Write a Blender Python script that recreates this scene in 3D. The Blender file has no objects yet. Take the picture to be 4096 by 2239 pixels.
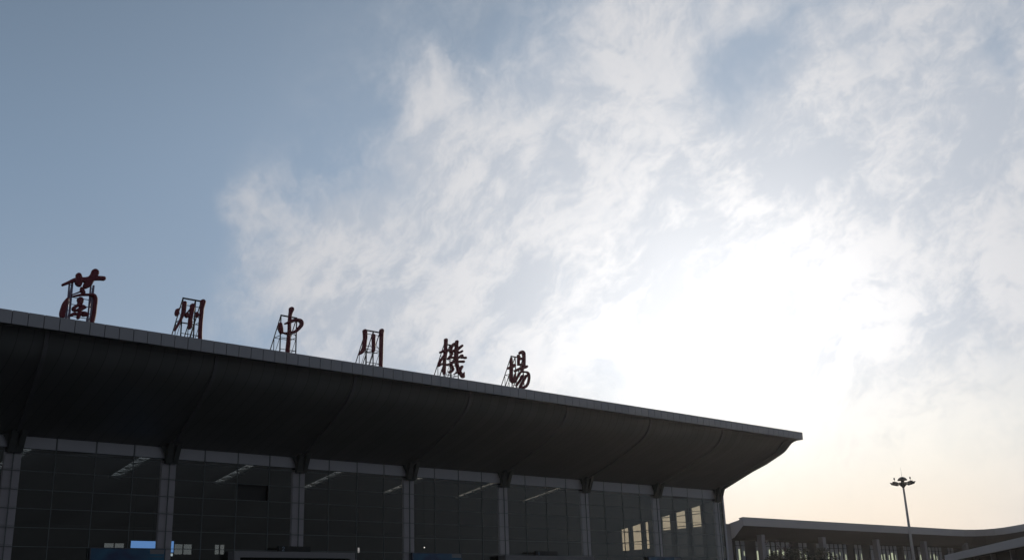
import bpy, bmesh, math, random
import numpy as np
from mathutils import Vector, Matrix

# ------------------------------------------------------------------ camera, sky, sun, exposure
S = bpy.context.scene
COL = S.collection
CAM = Vector((0.0, 0.0, 1.6))
R_ = Vector((0.7396, -0.6721, -0.0344)); U_ = Vector((-0.1794, -0.2461, 0.9525)); F_ = Vector((0.6487, 0.6983, 0.3026))
F_.normalize(); R_ = (R_ - F_ * R_.dot(F_)).normalized(); U_ = R_.cross(F_)
cam_data = bpy.data.cameras.new('camera'); cam = bpy.data.objects.new('camera', cam_data); COL.objects.link(cam)
m = Matrix(((R_.x, U_.x, -F_.x, CAM.x), (R_.y, U_.y, -F_.y, CAM.y), (R_.z, U_.z, -F_.z, CAM.z), (0, 0, 0, 1)))
cam.matrix_world = m
cam_data.sensor_width = 36.0; cam_data.lens = 37.29; cam_data.clip_end = 6000; cam_data.clip_start = 0.1
S.camera = cam
S.view_settings.view_transform = 'Standard'; S.view_settings.look = 'None'
S.view_settings.exposure = 0.0; S.view_settings.gamma = 1.0
S.render.resolution_x = 1024; S.render.resolution_y = 559
S.cycles.max_bounces = 8; S.cycles.transparent_max_bounces = 16

SUN_DIR = Vector((0.787, 0.565, 0.247)).normalized()
SUN_EL = math.asin(SUN_DIR.z); SUN_AZ = math.atan2(SUN_DIR.x, SUN_DIR.y)
sl = bpy.data.lights.new('sun', 'SUN'); sl.energy = 1.0; sl.angle = math.radians(6); sl.color = (1.0, 0.9, 0.76)
so = bpy.data.objects.new('sun', sl); COL.objects.link(so)
so.rotation_euler = SUN_DIR.to_track_quat('Z', 'Y').to_euler()

W = bpy.data.worlds.new('World'); S.world = W; W.use_nodes = True
nt = W.node_tree; nt.nodes.clear()
def nd(t, **k):
    n = nt.nodes.new(t)
    for a, b in k.items(): setattr(n, a, b)
    return n
def put(sock, v):
    if isinstance(v, bpy.types.NodeSocket): nt.links.new(v, sock)
    else: sock.default_value = v
def M(op, a, b=0.0, c=0.0, clamp=False):
    n = nd('ShaderNodeMath', operation=op, use_clamp=clamp)
    put(n.inputs[0], a); put(n.inputs[1], b); put(n.inputs[2], c); return n.outputs[0]
def VM(op, a, b=(0, 0, 0), out=0):
    n = nd('ShaderNodeVectorMath', operation=op); put(n.inputs[0], a); put(n.inputs[1], b); return n.outputs[out]
def MIX(f, a, b, bt='MIX'):
    n = nd('ShaderNodeMix', data_type='RGBA', blend_type=bt); put(n.inputs[0], f); put(n.inputs[6], a); put(n.inputs[7], b); return n.outputs[2]
def SM(v, lo, hi, a=0.0, b=1.0):
    n = nd('ShaderNodeMapRange', interpolation_type='SMOOTHSTEP'); put(n.inputs[0], v)
    n.inputs[1].default_value = lo; n.inputs[2].default_value = hi; n.inputs[3].default_value = a; n.inputs[4].default_value = b; return n.outputs[0]
def NOISE(v, scale, detail, rough, dist=0.0, out='Fac'):
    n = nd('ShaderNodeTexNoise'); put(n.inputs['Vector'], v); n.inputs['Scale'].default_value = scale
    n.inputs['Detail'].default_value = detail; n.inputs['Roughness'].default_value = rough; n.inputs['Distortion'].default_value = dist
    return n.outputs[out]
def gauss(dv, c, r):
    d = VM('DISTANCE', dv, c, 1); q = M('DIVIDE', d, r); return M('EXPONENT', M('MULTIPLY', M('MULTIPLY', q, q), -1.0))

tc = nd('ShaderNodeTexCoord'); DIR = tc.outputs['Generated']
sky = nd('ShaderNodeTexSky', sky_type='NISHITA', sun_disc=False)
sky.sun_elevation = SUN_EL; sky.sun_rotation = SUN_AZ; sky.air_density = 1.0; sky.dust_density = 2.0; sky.ozone_density = 1.0; sky.altitude = 1900
# clear sky: pale high haze over the Nishita blue
hz = nd('ShaderNodeSeparateXYZ'); put(hz.inputs[0], DIR); EL = hz.outputs[2]
SUNV = tuple(SUN_DIR)
cosS = VM('DOT_PRODUCT', DIR, SUNV, 1)
blue = MIX(0.86, sky.outputs[0], (2.1, 2.95, 4.1, 1))
# away from the sun the sky behind the camera is deeper
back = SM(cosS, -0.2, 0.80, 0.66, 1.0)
high = M('MULTIPLY', SM(EL, .36, .62, 1.04, .78), M('SUBTRACT', 1.0, M('MULTIPLY', gauss(DIR, (.17, .85, .50), .24), .16)))
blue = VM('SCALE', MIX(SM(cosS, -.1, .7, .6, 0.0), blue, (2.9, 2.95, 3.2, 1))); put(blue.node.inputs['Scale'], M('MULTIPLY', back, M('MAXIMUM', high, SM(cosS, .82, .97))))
# brightness falls off slowly away from the sun, rises towards the horizon
# cloud cover, placed by direction in the sky
blobs = [  # direction, angular radius, weight
 ((0.750, 0.560, 0.350), .22, .72), ((0.862, 0.390, 0.322), .24, .80), ((0.628, 0.709, 0.322), .13, .50),
 ((0.483, 0.812, 0.330), .070, .42), ((0.449, 0.815, 0.358), .035, .30), ((0.553, 0.775, 0.305), .10, .42),
 ((0.661, 0.613, 0.436), .10, .26), ((0.690, 0.540, 0.497), .065, .25), ((0.866, 0.330, 0.380), .11, .55),
 ((0.800, 0.438, 0.412), .045, .42), ((0.552, 0.697, 0.462), .048, .22), ((0.592, 0.696, 0.408), .045, .38),
 ((0.765, 0.450, 0.460), .055, -.40), ((0.787, 0.395, 0.482), .055, -.40), ((0.836, 0.365, 0.436), .028, -.30),
 ((0.850, 0.312, 0.436), .035, -.45), ((0.560, 0.800, 0.215), .15, .45), ((0.400, 0.900, 0.200), .16, .12),
 ((0.740, 0.490, 0.478), .05, -.35), ((0.610, 0.640, 0.468), .05, -.15), ((0.95, 0.25, 0.15), .45, .45)]
EXTRA = [ ((0.428, 0.822, 0.374), 0.02, 0.20), ((0.444, 0.818, 0.365), 0.022, 0.22), ((0.461, 0.820, 0.339), 0.024, 0.22), ((0.484, 0.819, 0.308), 0.026, 0.24), ((0.506, 0.816, 0.281), 0.028, 0.3), ((0.516, 0.786, 0.341), 0.035, 0.2), ((0.459, 0.842, 0.283), 0.03, 0.15), ((0.586, 0.701, 0.406), 0.028, 0.3), ((0.586, 0.713, 0.386), 0.03, 0.35), ((0.616, 0.643, 0.455), 0.028, 0.26), ((0.618, 0.657, 0.432), 0.02, 0.25), ((0.650, 0.564, 0.510), 0.028, 0.45), ((0.668, 0.541, 0.510), 0.04, 0.3), ((0.689, 0.512, 0.513), 0.04, 0.2), ((0.534, 0.699, 0.475), 0.022, 0.30), ((0.562, 0.693, 0.453), 0.03, 0.25), ((0.545, 0.712, 0.443), 0.02, 0.2), ((0.795, 0.425, 0.434), 0.035, 0.5), ((0.784, 0.457, 0.421), 0.035, 0.5), ((0.784, 0.392, 0.482), 0.016, 0.45), ((0.774, 0.423, 0.471), 0.03, 0.35), ((0.754, 0.450, 0.480), 0.035, -0.38), ((0.798, 0.388, 0.460), 0.035, -0.45), ((0.753, 0.483, 0.446), 0.04, -0.38), ((0.806, 0.353, 0.474), 0.05, 0.3), ((0.852, 0.329, 0.407), 0.03, -0.4), ((0.618, 0.593, 0.516), 0.05, -0.3), ((0.585, 0.639, 0.500), 0.06, -0.25), ((0.353, 0.831, 0.430), 0.16, -0.35), ((0.330, 0.885, 0.329), 0.12, -0.3), ((0.401, 0.855, 0.328), 0.05, -0.2), ((0.529, 0.747, 0.403), 0.05, -0.12) ]
SHADES = [ ((0.734, 0.596, 0.325), 0.03, 0.9), ((0.750, 0.571, 0.333), 0.018, 0.6), ((0.678, 0.668, 0.306), 0.025, 0.9), ((0.652, 0.701, 0.290), 0.03, 0.5), ((0.682, 0.630, 0.371), 0.04, 0.5), ((0.801, 0.460, 0.384), 0.035, 0.9), ((0.821, 0.397, 0.409), 0.035, 0.8), ((0.784, 0.487, 0.385), 0.03, 0.6), ((0.810, 0.466, 0.357), 0.04, 0.4), ((0.869, 0.391, 0.303), 0.05, 0.4), ((0.676, 0.690, 0.260), 0.02, 0.4), ((0.632, 0.731, 0.258), 0.04, 0.3), ((0.759, 0.484, 0.436), 0.04, 0.5), ((0.850, 0.348, 0.395), 0.05, 0.4), ((0.570, 0.741, 0.355), 0.06, 0.3) ]
blobs += EXTRA
# turn noise space so that x runs along the wisps
def rotmap(v, scale, ang):
    a = VM('DOT_PRODUCT', v, tuple(R_ * math.cos(ang) + U_ * math.sin(ang)), 1)
    b = VM('DOT_PRODUCT', v, tuple(U_ * math.cos(ang) - R_ * math.sin(ang)), 1)
    c = VM('DOT_PRODUCT', v, tuple(F_), 1)
    n = nd('ShaderNodeCombineXYZ'); put(n.inputs[0], M('MULTIPLY', a, scale[0])); put(n.inputs[1], M('MULTIPLY', b, scale[1])); put(n.inputs[2], M('MULTIPLY', c, scale[2]))
    return n.outputs[0]
wc = NOISE(DIR, 5.0, 3, .55, 0, 'Color'); wv = VM('SUBTRACT', wc, (.5, .5, .5)); wvs = VM('MULTIPLY', wv, (.10, .10, .10)); DW = VM('ADD', DIR, wvs)
wc2 = NOISE(DIR, 22.0, 3, .6, 0, 'Color'); wv2 = VM('MULTIPLY', VM('SUBTRACT', wc2, (.5, .5, .5)), (.035, .035, .035)); DW2 = VM('ADD', DW, wv2)
mac = 0.0
DWs = VM('ADD', DIR, VM('MULTIPLY', VM('SUBTRACT', NOISE(DIR, 14.0, 4, .6, 0, 'Color'), (.5, .5, .5)), (.09, .09, .09)))
DWm = VM('ADD', DIR, VM('MULTIPLY', wv, (.10, .10, .10)))
for c, r, a in blobs:
    mac = M('MULTIPLY_ADD', gauss(DWm if r > .05 else DWs, tuple(Vector(c).normalized()), r), a, mac)
na = NOISE(rotmap(DW, (5, 9, 7), math.radians(55)), 1.0, 8, .55)
nb = NOISE(rotmap(DW2, (16, 34, 20), math.radians(-62)), 1.0, 8, .60)
nc = NOISE(rotmap(DW2, (9, 13, 10), math.radians(40)), 1.0, 9, .62)
nf = NOISE(rotmap(DWs, (30, 62, 40), math.radians(58)), 1.0, 6, .62)
fb = M('ADD', M('MULTIPLY', M('SUBTRACT', nf, .5), .9), M('ADD', M('MULTIPLY', M('SUBTRACT', na, .5), 1.8), M('ADD', M('MULTIPLY', M('SUBTRACT', nb, .5), 1.3), M('MULTIPLY', M('SUBTRACT', nc, .5), 1.4))))
amt = SM(mac, -.12, .35, .15, 1.0)
D = SM(M('ADD', mac, M('MULTIPLY', fb, amt)), -0.18, 1.30)
D = M('MULTIPLY', D, .95)
# glow of the veiled sun through cloud and haze
GC = Vector((0.7919, 0.5700, 0.2191)).normalized()
g1 = gauss(DWm, tuple(GC), .145); g2 = gauss(DIR, tuple(GC), .31); g3 = gauss(DIR, tuple(GC), .62)
thick = NOISE(rotmap(DW, (7, 12, 9), math.radians(30)), 1.3, 8, .58)
thick2 = NOISE(rotmap(DW2, (17, 32, 22), math.radians(48)), 1.35, 10, .66)
thick = M('MULTIPLY_ADD', M('SUBTRACT', thick2, .5), .95, thick)
dark = 0.0
for c, rr, a in SHADES: dark = M('MULTIPLY_ADD', gauss(DWs, tuple(Vector(c).normalized()), rr), a, dark)
g0 = gauss(DIR, tuple(GC), .17)
thick = M('ADD', M('MULTIPLY_ADD', M('SUBTRACT', nf, .5), .30, thick), M('MULTIPLY', dark, .20))
shf = SM(thick, .38, .73)
shf = M('MULTIPLY', shf, M('SUBTRACT', 1.0, M('MULTIPLY', g0, .15)))
shade = M('SUBTRACT', 1.04, M('MULTIPLY', shf, .24))
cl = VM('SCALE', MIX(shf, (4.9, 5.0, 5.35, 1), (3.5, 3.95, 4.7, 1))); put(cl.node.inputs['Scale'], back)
warm = VM('SCALE', (1.0, .965, .91)); put(warm.node.inputs['Scale'], M('MULTIPLY', shade, M('ADD', M('MULTIPLY', g2, 3.0), M('ADD', M('MULTIPLY', g1, 4.2), M('MULTIPLY', g3, 1.15)))))
cloud = VM('ADD', cl, warm)
hazeglow = VM('SCALE', (1.0, .98, .94)); put(hazeglow.node.inputs['Scale'], M('ADD', M('MULTIPLY', g3, .5), M('ADD', M('MULTIPLY', g2, 1.8), M('MULTIPLY', g1, 3.5))))
clear = VM('ADD', blue, hazeglow)
col = MIX(D, clear, cloud)
# low warm haze on the sun's side of the horizon
hw = M('MULTIPLY', SM(EL, .05, .24, 1.0, 0.0), SM(cosS, .915, .985))
low = MIX(SM(EL, .03, .17), (9.5, 7.9, 6.3, 1), (11.0, 10.4, 8.9, 1))
col = MIX(M('MULTIPLY', hw, .88), col, low)
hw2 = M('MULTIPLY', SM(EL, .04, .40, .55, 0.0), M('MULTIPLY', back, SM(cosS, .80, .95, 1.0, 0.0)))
col = MIX(hw2, col, (4.5, 4.85, 5.3, 1))
# darkening added low in the sky opposite the sun, to dim the flat soffit
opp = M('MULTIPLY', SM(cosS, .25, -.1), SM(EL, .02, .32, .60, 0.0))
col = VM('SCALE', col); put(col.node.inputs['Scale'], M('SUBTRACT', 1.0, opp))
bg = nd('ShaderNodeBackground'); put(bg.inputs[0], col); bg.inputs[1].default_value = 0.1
wo = nd('ShaderNodeOutputWorld'); nt.links.new(bg.outputs[0], wo.inputs[0])
try: W.cycles.sampling_method = 'MANUAL'; W.cycles.sample_map_resolution = 512
except Exception: pass

# ------------------------------------------------------------------ helpers
random.seed(7)
def mat(name, color, rough=.6, metal=0.0, spec=.4, var=.12, nscale=1.2, emit=None, estr=0.0, bump=0.0):
    m = bpy.data.materials.new(name); m.use_nodes = True; t = m.node_tree; b = t.nodes['Principled BSDF']
    b.inputs['Roughness'].default_value = rough; b.inputs['Metallic'].default_value = metal
    b.inputs['Specular IOR Level'].default_value = spec
    c = t.nodes.new('ShaderNodeTexCoord'); n = t.nodes.new('ShaderNodeTexNoise'); n.inputs['Scale'].default_value = nscale
    n.inputs['Detail'].default_value = 6; t.links.new(c.outputs['Object'], n.inputs['Vector'])
    mx = t.nodes.new('ShaderNodeMix'); mx.data_type = 'RGBA'
    mx.inputs[6].default_value = (*[x * (1 - var) for x in color], 1); mx.inputs[7].default_value = (*[min(1, x * (1 + var)) for x in color], 1)
    t.links.new(n.outputs['Fac'], mx.inputs[0]); t.links.new(mx.outputs[2], b.inputs['Base Color'])
    if emit: b.inputs['Emission Color'].default_value = (*emit, 1); b.inputs['Emission Strength'].default_value = estr
    if bump:
        bp = t.nodes.new('ShaderNodeBump'); bp.inputs['Strength'].default_value = bump
        t.links.new(n.outputs['Fac'], bp.inputs['Height']); t.links.new(bp.outputs[0], b.inputs['Normal'])
    m['_mix'] = mx.name
    return m
def seams(m, period, offset, width, axis='X', dark=.35):
    """dark joint lines every `period` metres along an object axis"""
    t = m.node_tree; b = t.nodes['Principled BSDF']; mx = t.nodes[m['_mix']]
    c = t.nodes.new('ShaderNodeTexCoord'); s = t.nodes.new('ShaderNodeSeparateXYZ'); t.links.new(c.outputs['Object'], s.inputs[0])
    def mm(op, a, v):
        n = t.nodes.new('ShaderNodeMath'); n.operation = op; t.links.new(a, n.inputs[0]); n.inputs[1].default_value = v; return n.outputs[0]
    f = mm('FRACT', mm('DIVIDE', mm('SUBTRACT', s.outputs[axis], offset), period), 0)
    k = mm('LESS_THAN', f, width / period)
    cell = mm('FLOOR', mm('DIVIDE', mm('SUBTRACT', s.outputs[axis], offset), period), 0)
    wn = t.nodes.new('ShaderNodeTexWhiteNoise'); wn.noise_dimensions = '1D'; t.links.new(cell, wn.inputs['W'])
    mr = t.nodes.new('ShaderNodeMapRange'); mr.inputs[3].default_value = .93; mr.inputs[4].default_value = 1.05; t.links.new(wn.outputs['Value'], mr.inputs[0])
    v = t.nodes.new('ShaderNodeVectorMath'); v.operation = 'SCALE'; t.links.new(mx.outputs[2], v.inputs[0]); t.links.new(mr.outputs[0], v.inputs['Scale'])
    x = t.nodes.new('ShaderNodeMix'); x.data_type = 'RGBA'; t.links.new(k, x.inputs[0]); t.links.new(v.outputs[0], x.inputs[6])
    bc = mx.inputs[6].default_value; x.inputs[7].default_value = (bc[0] * dark, bc[1] * dark, bc[2] * dark, 1)
    t.links.new(x.outputs[2], b.inputs['Base Color']); return m
def glass(name, trans, tint, rough=.03, fres=1.0):
    m = bpy.data.materials.new(name); m.use_nodes = True; t = m.node_tree; t.nodes.clear()
    o = t.nodes.new('ShaderNodeOutputMaterial'); tr = t.nodes.new('ShaderNodeBsdfTransparent'); gl = t.nodes.new('ShaderNodeBsdfGlossy')
    tr.inputs[0].default_value = (*[x * trans for x in tint], 1); gl.inputs['Roughness'].default_value = rough; gl.inputs[0].default_value = (.96, .99, .96, 1)
    f = t.nodes.new('ShaderNodeFresnel'); ge = t.nodes.new('ShaderNodeNewGeometry'); io = t.nodes.new('ShaderNodeMapRange'); io.inputs[3].default_value = 1.5; io.inputs[4].default_value = 1 / 1.5; t.links.new(ge.outputs['Backfacing'], io.inputs[0]); t.links.new(io.outputs[0], f.inputs[0]); mu = t.nodes.new('ShaderNodeMath'); mu.operation = 'MULTIPLY'; mu.inputs[1].default_value = fres
    t.links.new(f.outputs[0], mu.inputs[0]); mx = t.nodes.new('ShaderNodeMixShader'); t.links.new(mu.outputs[0], mx.inputs[0])
    c = t.nodes.new('ShaderNodeTexCoord'); n = t.nodes.new('ShaderNodeTexNoise'); n.inputs['Scale'].default_value = .35; bp = t.nodes.new('ShaderNodeBump'); bp.inputs['Strength'].default_value = .02
    t.links.new(c.outputs['Object'], n.inputs['Vector']); t.links.new(n.outputs['Fac'], bp.inputs['Height']); t.links.new(bp.outputs[0], gl.inputs['Normal'])
    t.links.new(tr.outputs[0], mx.inputs[1]); t.links.new(gl.outputs[0], mx.inputs[2]); t.links.new(mx.outputs[0], o.inputs[0]); return m

def empty(name, loc, label=None, cat=None, group=None):
    o = bpy.data.objects.new(name, None); COL.objects.link(o); o.location = loc; tag(o, label, cat, group); return o
def tag(o, label=None, cat=None, group=None, kind=None):
    if label: o['label'] = label
    if cat: o['category'] = cat
    if group: o['group'] = group
    if kind: o['kind'] = kind
    return o
class MB:
    def __init__(s): s.v = []; s.f = []
    def add(s, vs, fs):
        k = len(s.v); s.v += [tuple(v) for v in vs]; s.f += [tuple(i + k for i in f) for f in fs]; return s
    def box(s, x0, x1, y0, y1, z0, z1):
        return s.add([(x0, y0, z0), (x1, y0, z0), (x1, y1, z0), (x0, y1, z0), (x0, y0, z1), (x1, y0, z1), (x1, y1, z1), (x0, y1, z1)],
                     [(0, 3, 2, 1), (4, 5, 6, 7), (0, 1, 5, 4), (1, 2, 6, 5), (2, 3, 7, 6), (3, 0, 4, 7)])
    def quad(s, a, b, c, d): return s.add([a, b, c, d], [(0, 1, 2, 3)])
    def loft(s, rings, closed=True, caps=True):
        n = len(rings[0]); vs = [p for r in rings for p in r]; fs = []
        for i in range(len(rings) - 1):
            for j in range(n if closed else n - 1):
                a = i * n + j; b = i * n + (j + 1) % n; fs.append((a, b, b + n, a + n))
        if caps: fs.append(tuple(range(n))[::-1]); fs.append(tuple(range((len(rings) - 1) * n, len(rings) * n)))
        return s.add(vs, fs)
    def bar(s, a, b, r, n=6, r2=None):
        a = Vector(a); b = Vector(b); d = (b - a).normalized(); u = d.orthogonal().normalized() if abs(d.z) > .99 or True else None
        u = Vector((0, 0, 1)).cross(d); u = u.normalized() if u.length > 1e-3 else Vector((1, 0, 0)); w = d.cross(u); r2 = r if r2 is None else r2
        ring = lambda c, rr: [tuple(c + (u * math.cos(t) + w * math.sin(t)) * rr) for t in [2 * math.pi * (i + .5) / n for i in range(n)]]
        return s.loft([ring(a, r), ring(b, r2)])
    def lathe(s, prof, c, n=20):
        rings = [[(c[0] + r * math.cos(2 * math.pi * i / n), c[1] + r * math.sin(2 * math.pi * i / n), c[2] + z) for i in range(n)] for r, z in prof]
        return s.loft(rings)
    def build(s, name, material, parent=None, smooth=False, fixn=True):
        me = bpy.data.meshes.new(name); o = bpy.data.objects.new(name, me); COL.objects.link(o)
        off = Vector((0, 0, 0))
        if parent is not None:
            off = Vector(parent.location); pp = parent.parent
            while pp is not None: off += Vector(pp.location); pp = pp.parent
        me.from_pydata([tuple(Vector(v) - off) for v in s.v], [], s.f)
        if fixn: bm = bmesh.new(); bm.from_mesh(me); bmesh.ops.recalc_face_normals(bm, faces=bm.faces[:]); bm.to_mesh(me); bm.free()
        me.materials.append(material)
        if smooth:
            for p in me.polygons: p.use_smooth = True
        o.parent = parent; return o

# ------------------------------------------------------------------ materials
m_ground = mat('asphalt', (.045, .045, .047), .9, var=.25, nscale=.6, bump=.2)
m_pave = mat('paving', (.05, .049, .048), .85, var=.15, nscale=2)
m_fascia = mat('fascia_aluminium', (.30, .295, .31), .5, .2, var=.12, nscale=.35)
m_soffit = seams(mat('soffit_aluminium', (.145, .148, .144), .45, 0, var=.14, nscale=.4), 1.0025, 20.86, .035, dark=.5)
m_dark = mat('dark_backing', (.008, .008, .009), .8)
m_roof = mat('roof_sheet', (.11, .11, .12), .6, .2)
m_mull = mat('mullion', (.15, .165, .165), .5, .2)
m_rib = mat('rib', (.16, .16, .165), .55)
m_brk = mat('bracket_steel', (.07, .075, .072), .6)
m_colm = mat('column_cladding', (.80, .73, .84), .6, var=.05, nscale=.5)
m_span = mat('spandrel_glass', (.50, .49, .52), .35, spec=.5, var=.08, nscale=.3)
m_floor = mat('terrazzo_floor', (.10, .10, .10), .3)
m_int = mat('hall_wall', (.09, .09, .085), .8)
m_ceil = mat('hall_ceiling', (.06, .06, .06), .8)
m_glass = glass('curtain_glass', .66, (1.0, 1.0, .97))
m_skyl = glass('fritted_skylight', .25, (1.0, .98, .9))
m_clear = glass('end_glass', .46, (1.0, .94, .78))
m_red = mat('red_letter_enamel', (.14, .010, .022), .55, var=.12, nscale=1.5, spec=.35)
m_steel = mat('dark_steel_tube', (.022, .018, .020), .6)
m_steel2 = mat('purple_lit_steel_post', (.20, .17, .25), .5)  # purplish light on the first character's posts, put into the steel colour
m_blue = mat('blue_screen', (.05, .1, .2), .4, emit=(.16, .36, .80), estr=.85)
m_white_lit = mat('screen_lit_white', (.2, .2, .2), .4, emit=(.7, .85, .95), estr=.65)
m_frame = mat('board_frame', (.07, .07, .09), .5)
m_stone = mat('portal_cladding', (.24, .23, .235), .7, var=.1)
m_black = mat('black_panel', (.010, .011, .011), .5)
m_digit = mat('sign_digit', (.25, .32, .40), .6)
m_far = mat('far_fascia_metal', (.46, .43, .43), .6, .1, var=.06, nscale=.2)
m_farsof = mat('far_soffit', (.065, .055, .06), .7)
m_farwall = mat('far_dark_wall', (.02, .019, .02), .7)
m_strip = mat('far_window_blind', (.33, .33, .35), .5, var=.15, nscale=.8)
m_farcol = mat('far_column_paint', (.28, .26, .27), .6)
m_lit = mat('lit_interior', (.2, .2, .15), .5, emit=(.66, .72, .48), estr=.6)
m_galv = mat('galvanised_pole', (.42, .41, .41), .6, .1)
m_head = mat('lamp_head_steel', (.07, .07, .075), .5, .3)
m_lens = mat('floodlight_lens', (.35, .35, .36), .2)
m_bark = mat('bark', (.06, .045, .035), .9)
m_leaf = mat('leaf', (.020, .023, .012), .8, var=.4, nscale=.8)
m_leaf2 = mat('purple_leaf', (.070, .045, .048), .7, var=.4, nscale=.8)
def board_mat():
    m = bpy.data.materials.new('blue_board_print'); m.use_nodes = True; t = m.node_tree; b = t.nodes['Principled BSDF']
    c = t.nodes.new('ShaderNodeTexCoord'); n = t.nodes.new('ShaderNodeTexNoise'); n.inputs['Scale'].default_value = .35; n.inputs['Distortion'].default_value = 1.2
    r = t.nodes.new('ShaderNodeValToRGB'); r.color_ramp.elements[0].color = (.003, .008, .035, 1); r.color_ramp.elements[0].position = .35
    r.color_ramp.elements[1].color = (.006, .055, .10, 1); r.color_ramp.elements[1].position = .7
    t.links.new(c.outputs['Object'], n.inputs['Vector']); t.links.new(n.outputs['Fac'], r.inputs[0]); t.links.new(r.outputs[0], b.inputs['Base Color'])
    b.inputs['Roughness'].default_value = .4; t.links.new(r.outputs[0], b.inputs['Emission Color']); b.inputs['Emission Strength'].default_value = .18
    return m
m_board = board_mat()

# ------------------------------------------------------------------ ground
MB().quad((-900, -900, 0), (3000, -900, 0), (3000, 3000, 0), (-900, 3000, 0)).build('ground', m_ground)['kind'] = 'structure'
MB().box(-30, 140, 66, 82.0, .004, .13).build('pavement', m_pave)['kind'] = 'structure'
MB().box(142, 240, 92, 101.9, .004, .13).build('pavement', m_pave)['kind'] = 'structure'

# ------------------------------------------------------------------ main terminal
YG = 82.2; SC = YG / 81.6
BAY = 12.09; COLX = [25.78 + BAY * i for i in range(-3, 7)] + [110.0]
XE = 111.2; XW = COLX[0] - .6
zs = lambda z: 1.6 + (z - 1.6) * SC
T = empty('terminal_building', (60, 90, 0), 'long dark airport terminal with glass front under a deep overhanging canopy roof, nearest building', 'airport terminal')
# overhanging canopy: soffit curve, fascia backing, top falling back to the low hall roof
def zroot(x): return 15.74 + .0024 * (x - 24)
def crown(x): return .09 * max(0, math.sin(math.pi * (x + 10) / 121.5))
def cprof(x):
    zr = zroot(x); c = crown(x)
    w = max(0.0, min(1.0, (XE - x - 1.5) / 13.0)); w = w * w * (3 - 2 * w)      # the belly of the soffit fades out at the end verge
    E_ = [(77.4, (zr + 19.1) / 2 + .10), (75.2, 18.30), (72.93, 19.22), (72.52, 19.41), (72.12, 19.68), (71.78, 19.98), (71.48, 20.24), (71.25, 20.40), (70.90, 20.52), (70.53, 20.58), (69.78, 20.575)]
    I_ = [(77.6, 17.02), (75.0, 17.86), (73.0, 18.60), (72.5, 18.82), (72.05, 19.06), (71.68, 19.34), (71.38, 19.66), (71.15, 20.02), (70.98, 20.40), (70.90, 20.76), (69.78, 20.62)]
    pts = [(82.75, zr - .28), (81.75, zr + .06)] + [(i[0] * w + e[0] * (1 - w), (i[1] + (c * .4 if i[0] < 72.6 else 0)) * w + e[1] * (1 - w)) for i, e in zip(I_, E_)]
    pts += [(69.78, 21.36 + c), (72.3, 21.34 + c), (74.5, 20.9), (82.9, 16.62)]
    return [(x, y, z) for y, z in pts]
xs = [XW + (XE - 6 - XW) * i / 20 for i in range(21)] + [XE - 5 + i for i in range(6)]
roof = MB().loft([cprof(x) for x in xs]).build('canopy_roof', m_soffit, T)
for p in roof.data.polygons: p.use_smooth = False
# smooth only the curved soffit by shading faces whose normal looks down
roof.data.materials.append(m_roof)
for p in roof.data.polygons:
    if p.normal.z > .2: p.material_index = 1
    elif p.normal.z < -.2 and abs(p.normal.x) < .5 and 71.2 < p.center.y + 90 < 77: p.use_smooth = True
# fascia: one-metre aluminium cassettes with open joints
fa = MB(); x = 20.86 - 1.0025 * 32
while x < XE - .2:
    if x > XW - .9:
        x1 = min(x + .955, XE); c = crown(x + .5); e = random.uniform(-.006, .006); g = random.uniform(-.008, .008)
        fa.add([(x, 69.62 + e, 20.57 + c * .4), (x1, 69.62 + g, 20.57 + c * .4), (x1, 69.76, 20.57 + c * .4), (x, 69.76, 20.57 + c * .4),
                (x, 69.60 + g, 21.41 + c), (x1, 69.60 + e, 21.41 + c), (x1, 69.76, 21.41 + c), (x, 69.76, 21.41 + c)],
               [(0, 3, 2, 1), (4, 5, 6, 7), (0, 1, 5, 4), (1, 2, 6, 5), (2, 3, 7, 6), (3, 0, 4, 7)])
    x += 1.0025
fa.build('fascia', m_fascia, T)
# ribs under the canopy at every column
RX = [23.17 + 12.29 * i for i in range(-3, 8)]
for cx, rx in zip(COLX, RX):
    pr = cprof(cx); mb = MB(); rings = []
    for k in range(1, 13):
        _, y, z = pr[k]; f = (81.75 - y) / (81.75 - 70.5); xx = cx + (rx - cx) * f * .9; w = .17
        dz = -.12
        rings.append([(xx - w, y, z + .05), (xx + w, y, z + .05), (xx + w * .8, y - .11 * min(1, k / 8), z + dz), (xx - w * .8, y - .11 * min(1, k / 8), z + dz)])
    mb.loft(rings[:-1]).build('rib', m_rib, T)
# hall behind: low roof with skylight slots, floor, walls
def zc(y): return 26.42 - .14 * y
SKX = [36.2 + 9.4 * i for i in range(-5, 6)]
SKX = [17.4, 26.9, 36.2, 45.6, 54.7, 64.1, 73.5, 83.2]
YB = 106.0
cl_ = MB()
def slab(x0, x1, y0, y1): cl_.add([(x0, y0, zc(y0)), (x1, y0, zc(y0)), (x1, y1, zc(y1)), (x0, y1, zc(y1)), (x0, y0, zc(y0) + .22), (x1, y0, zc(y0) + .22), (x1, y1, zc(y1) + .22), (x0, y1, zc(y1) + .22)],
        [(0, 3, 2, 1), (4, 5, 6, 7), (0, 1, 5, 4), (1, 2, 6, 5), (2, 3, 7, 6), (3, 0, 4, 7)])
prev = XW
for sx in SKX:
    slab(prev, sx - .58, 82.76, 89.2); prev = sx + .58
slab(prev, XE, 82.76, 89.2); slab(XW, XE, 89.2, YB + .5)
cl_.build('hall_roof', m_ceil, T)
MB().box(XW, XE, 82.76, 82.95, 14.85, 16.6).build('roof_upstand', m_ceil, T)
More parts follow.
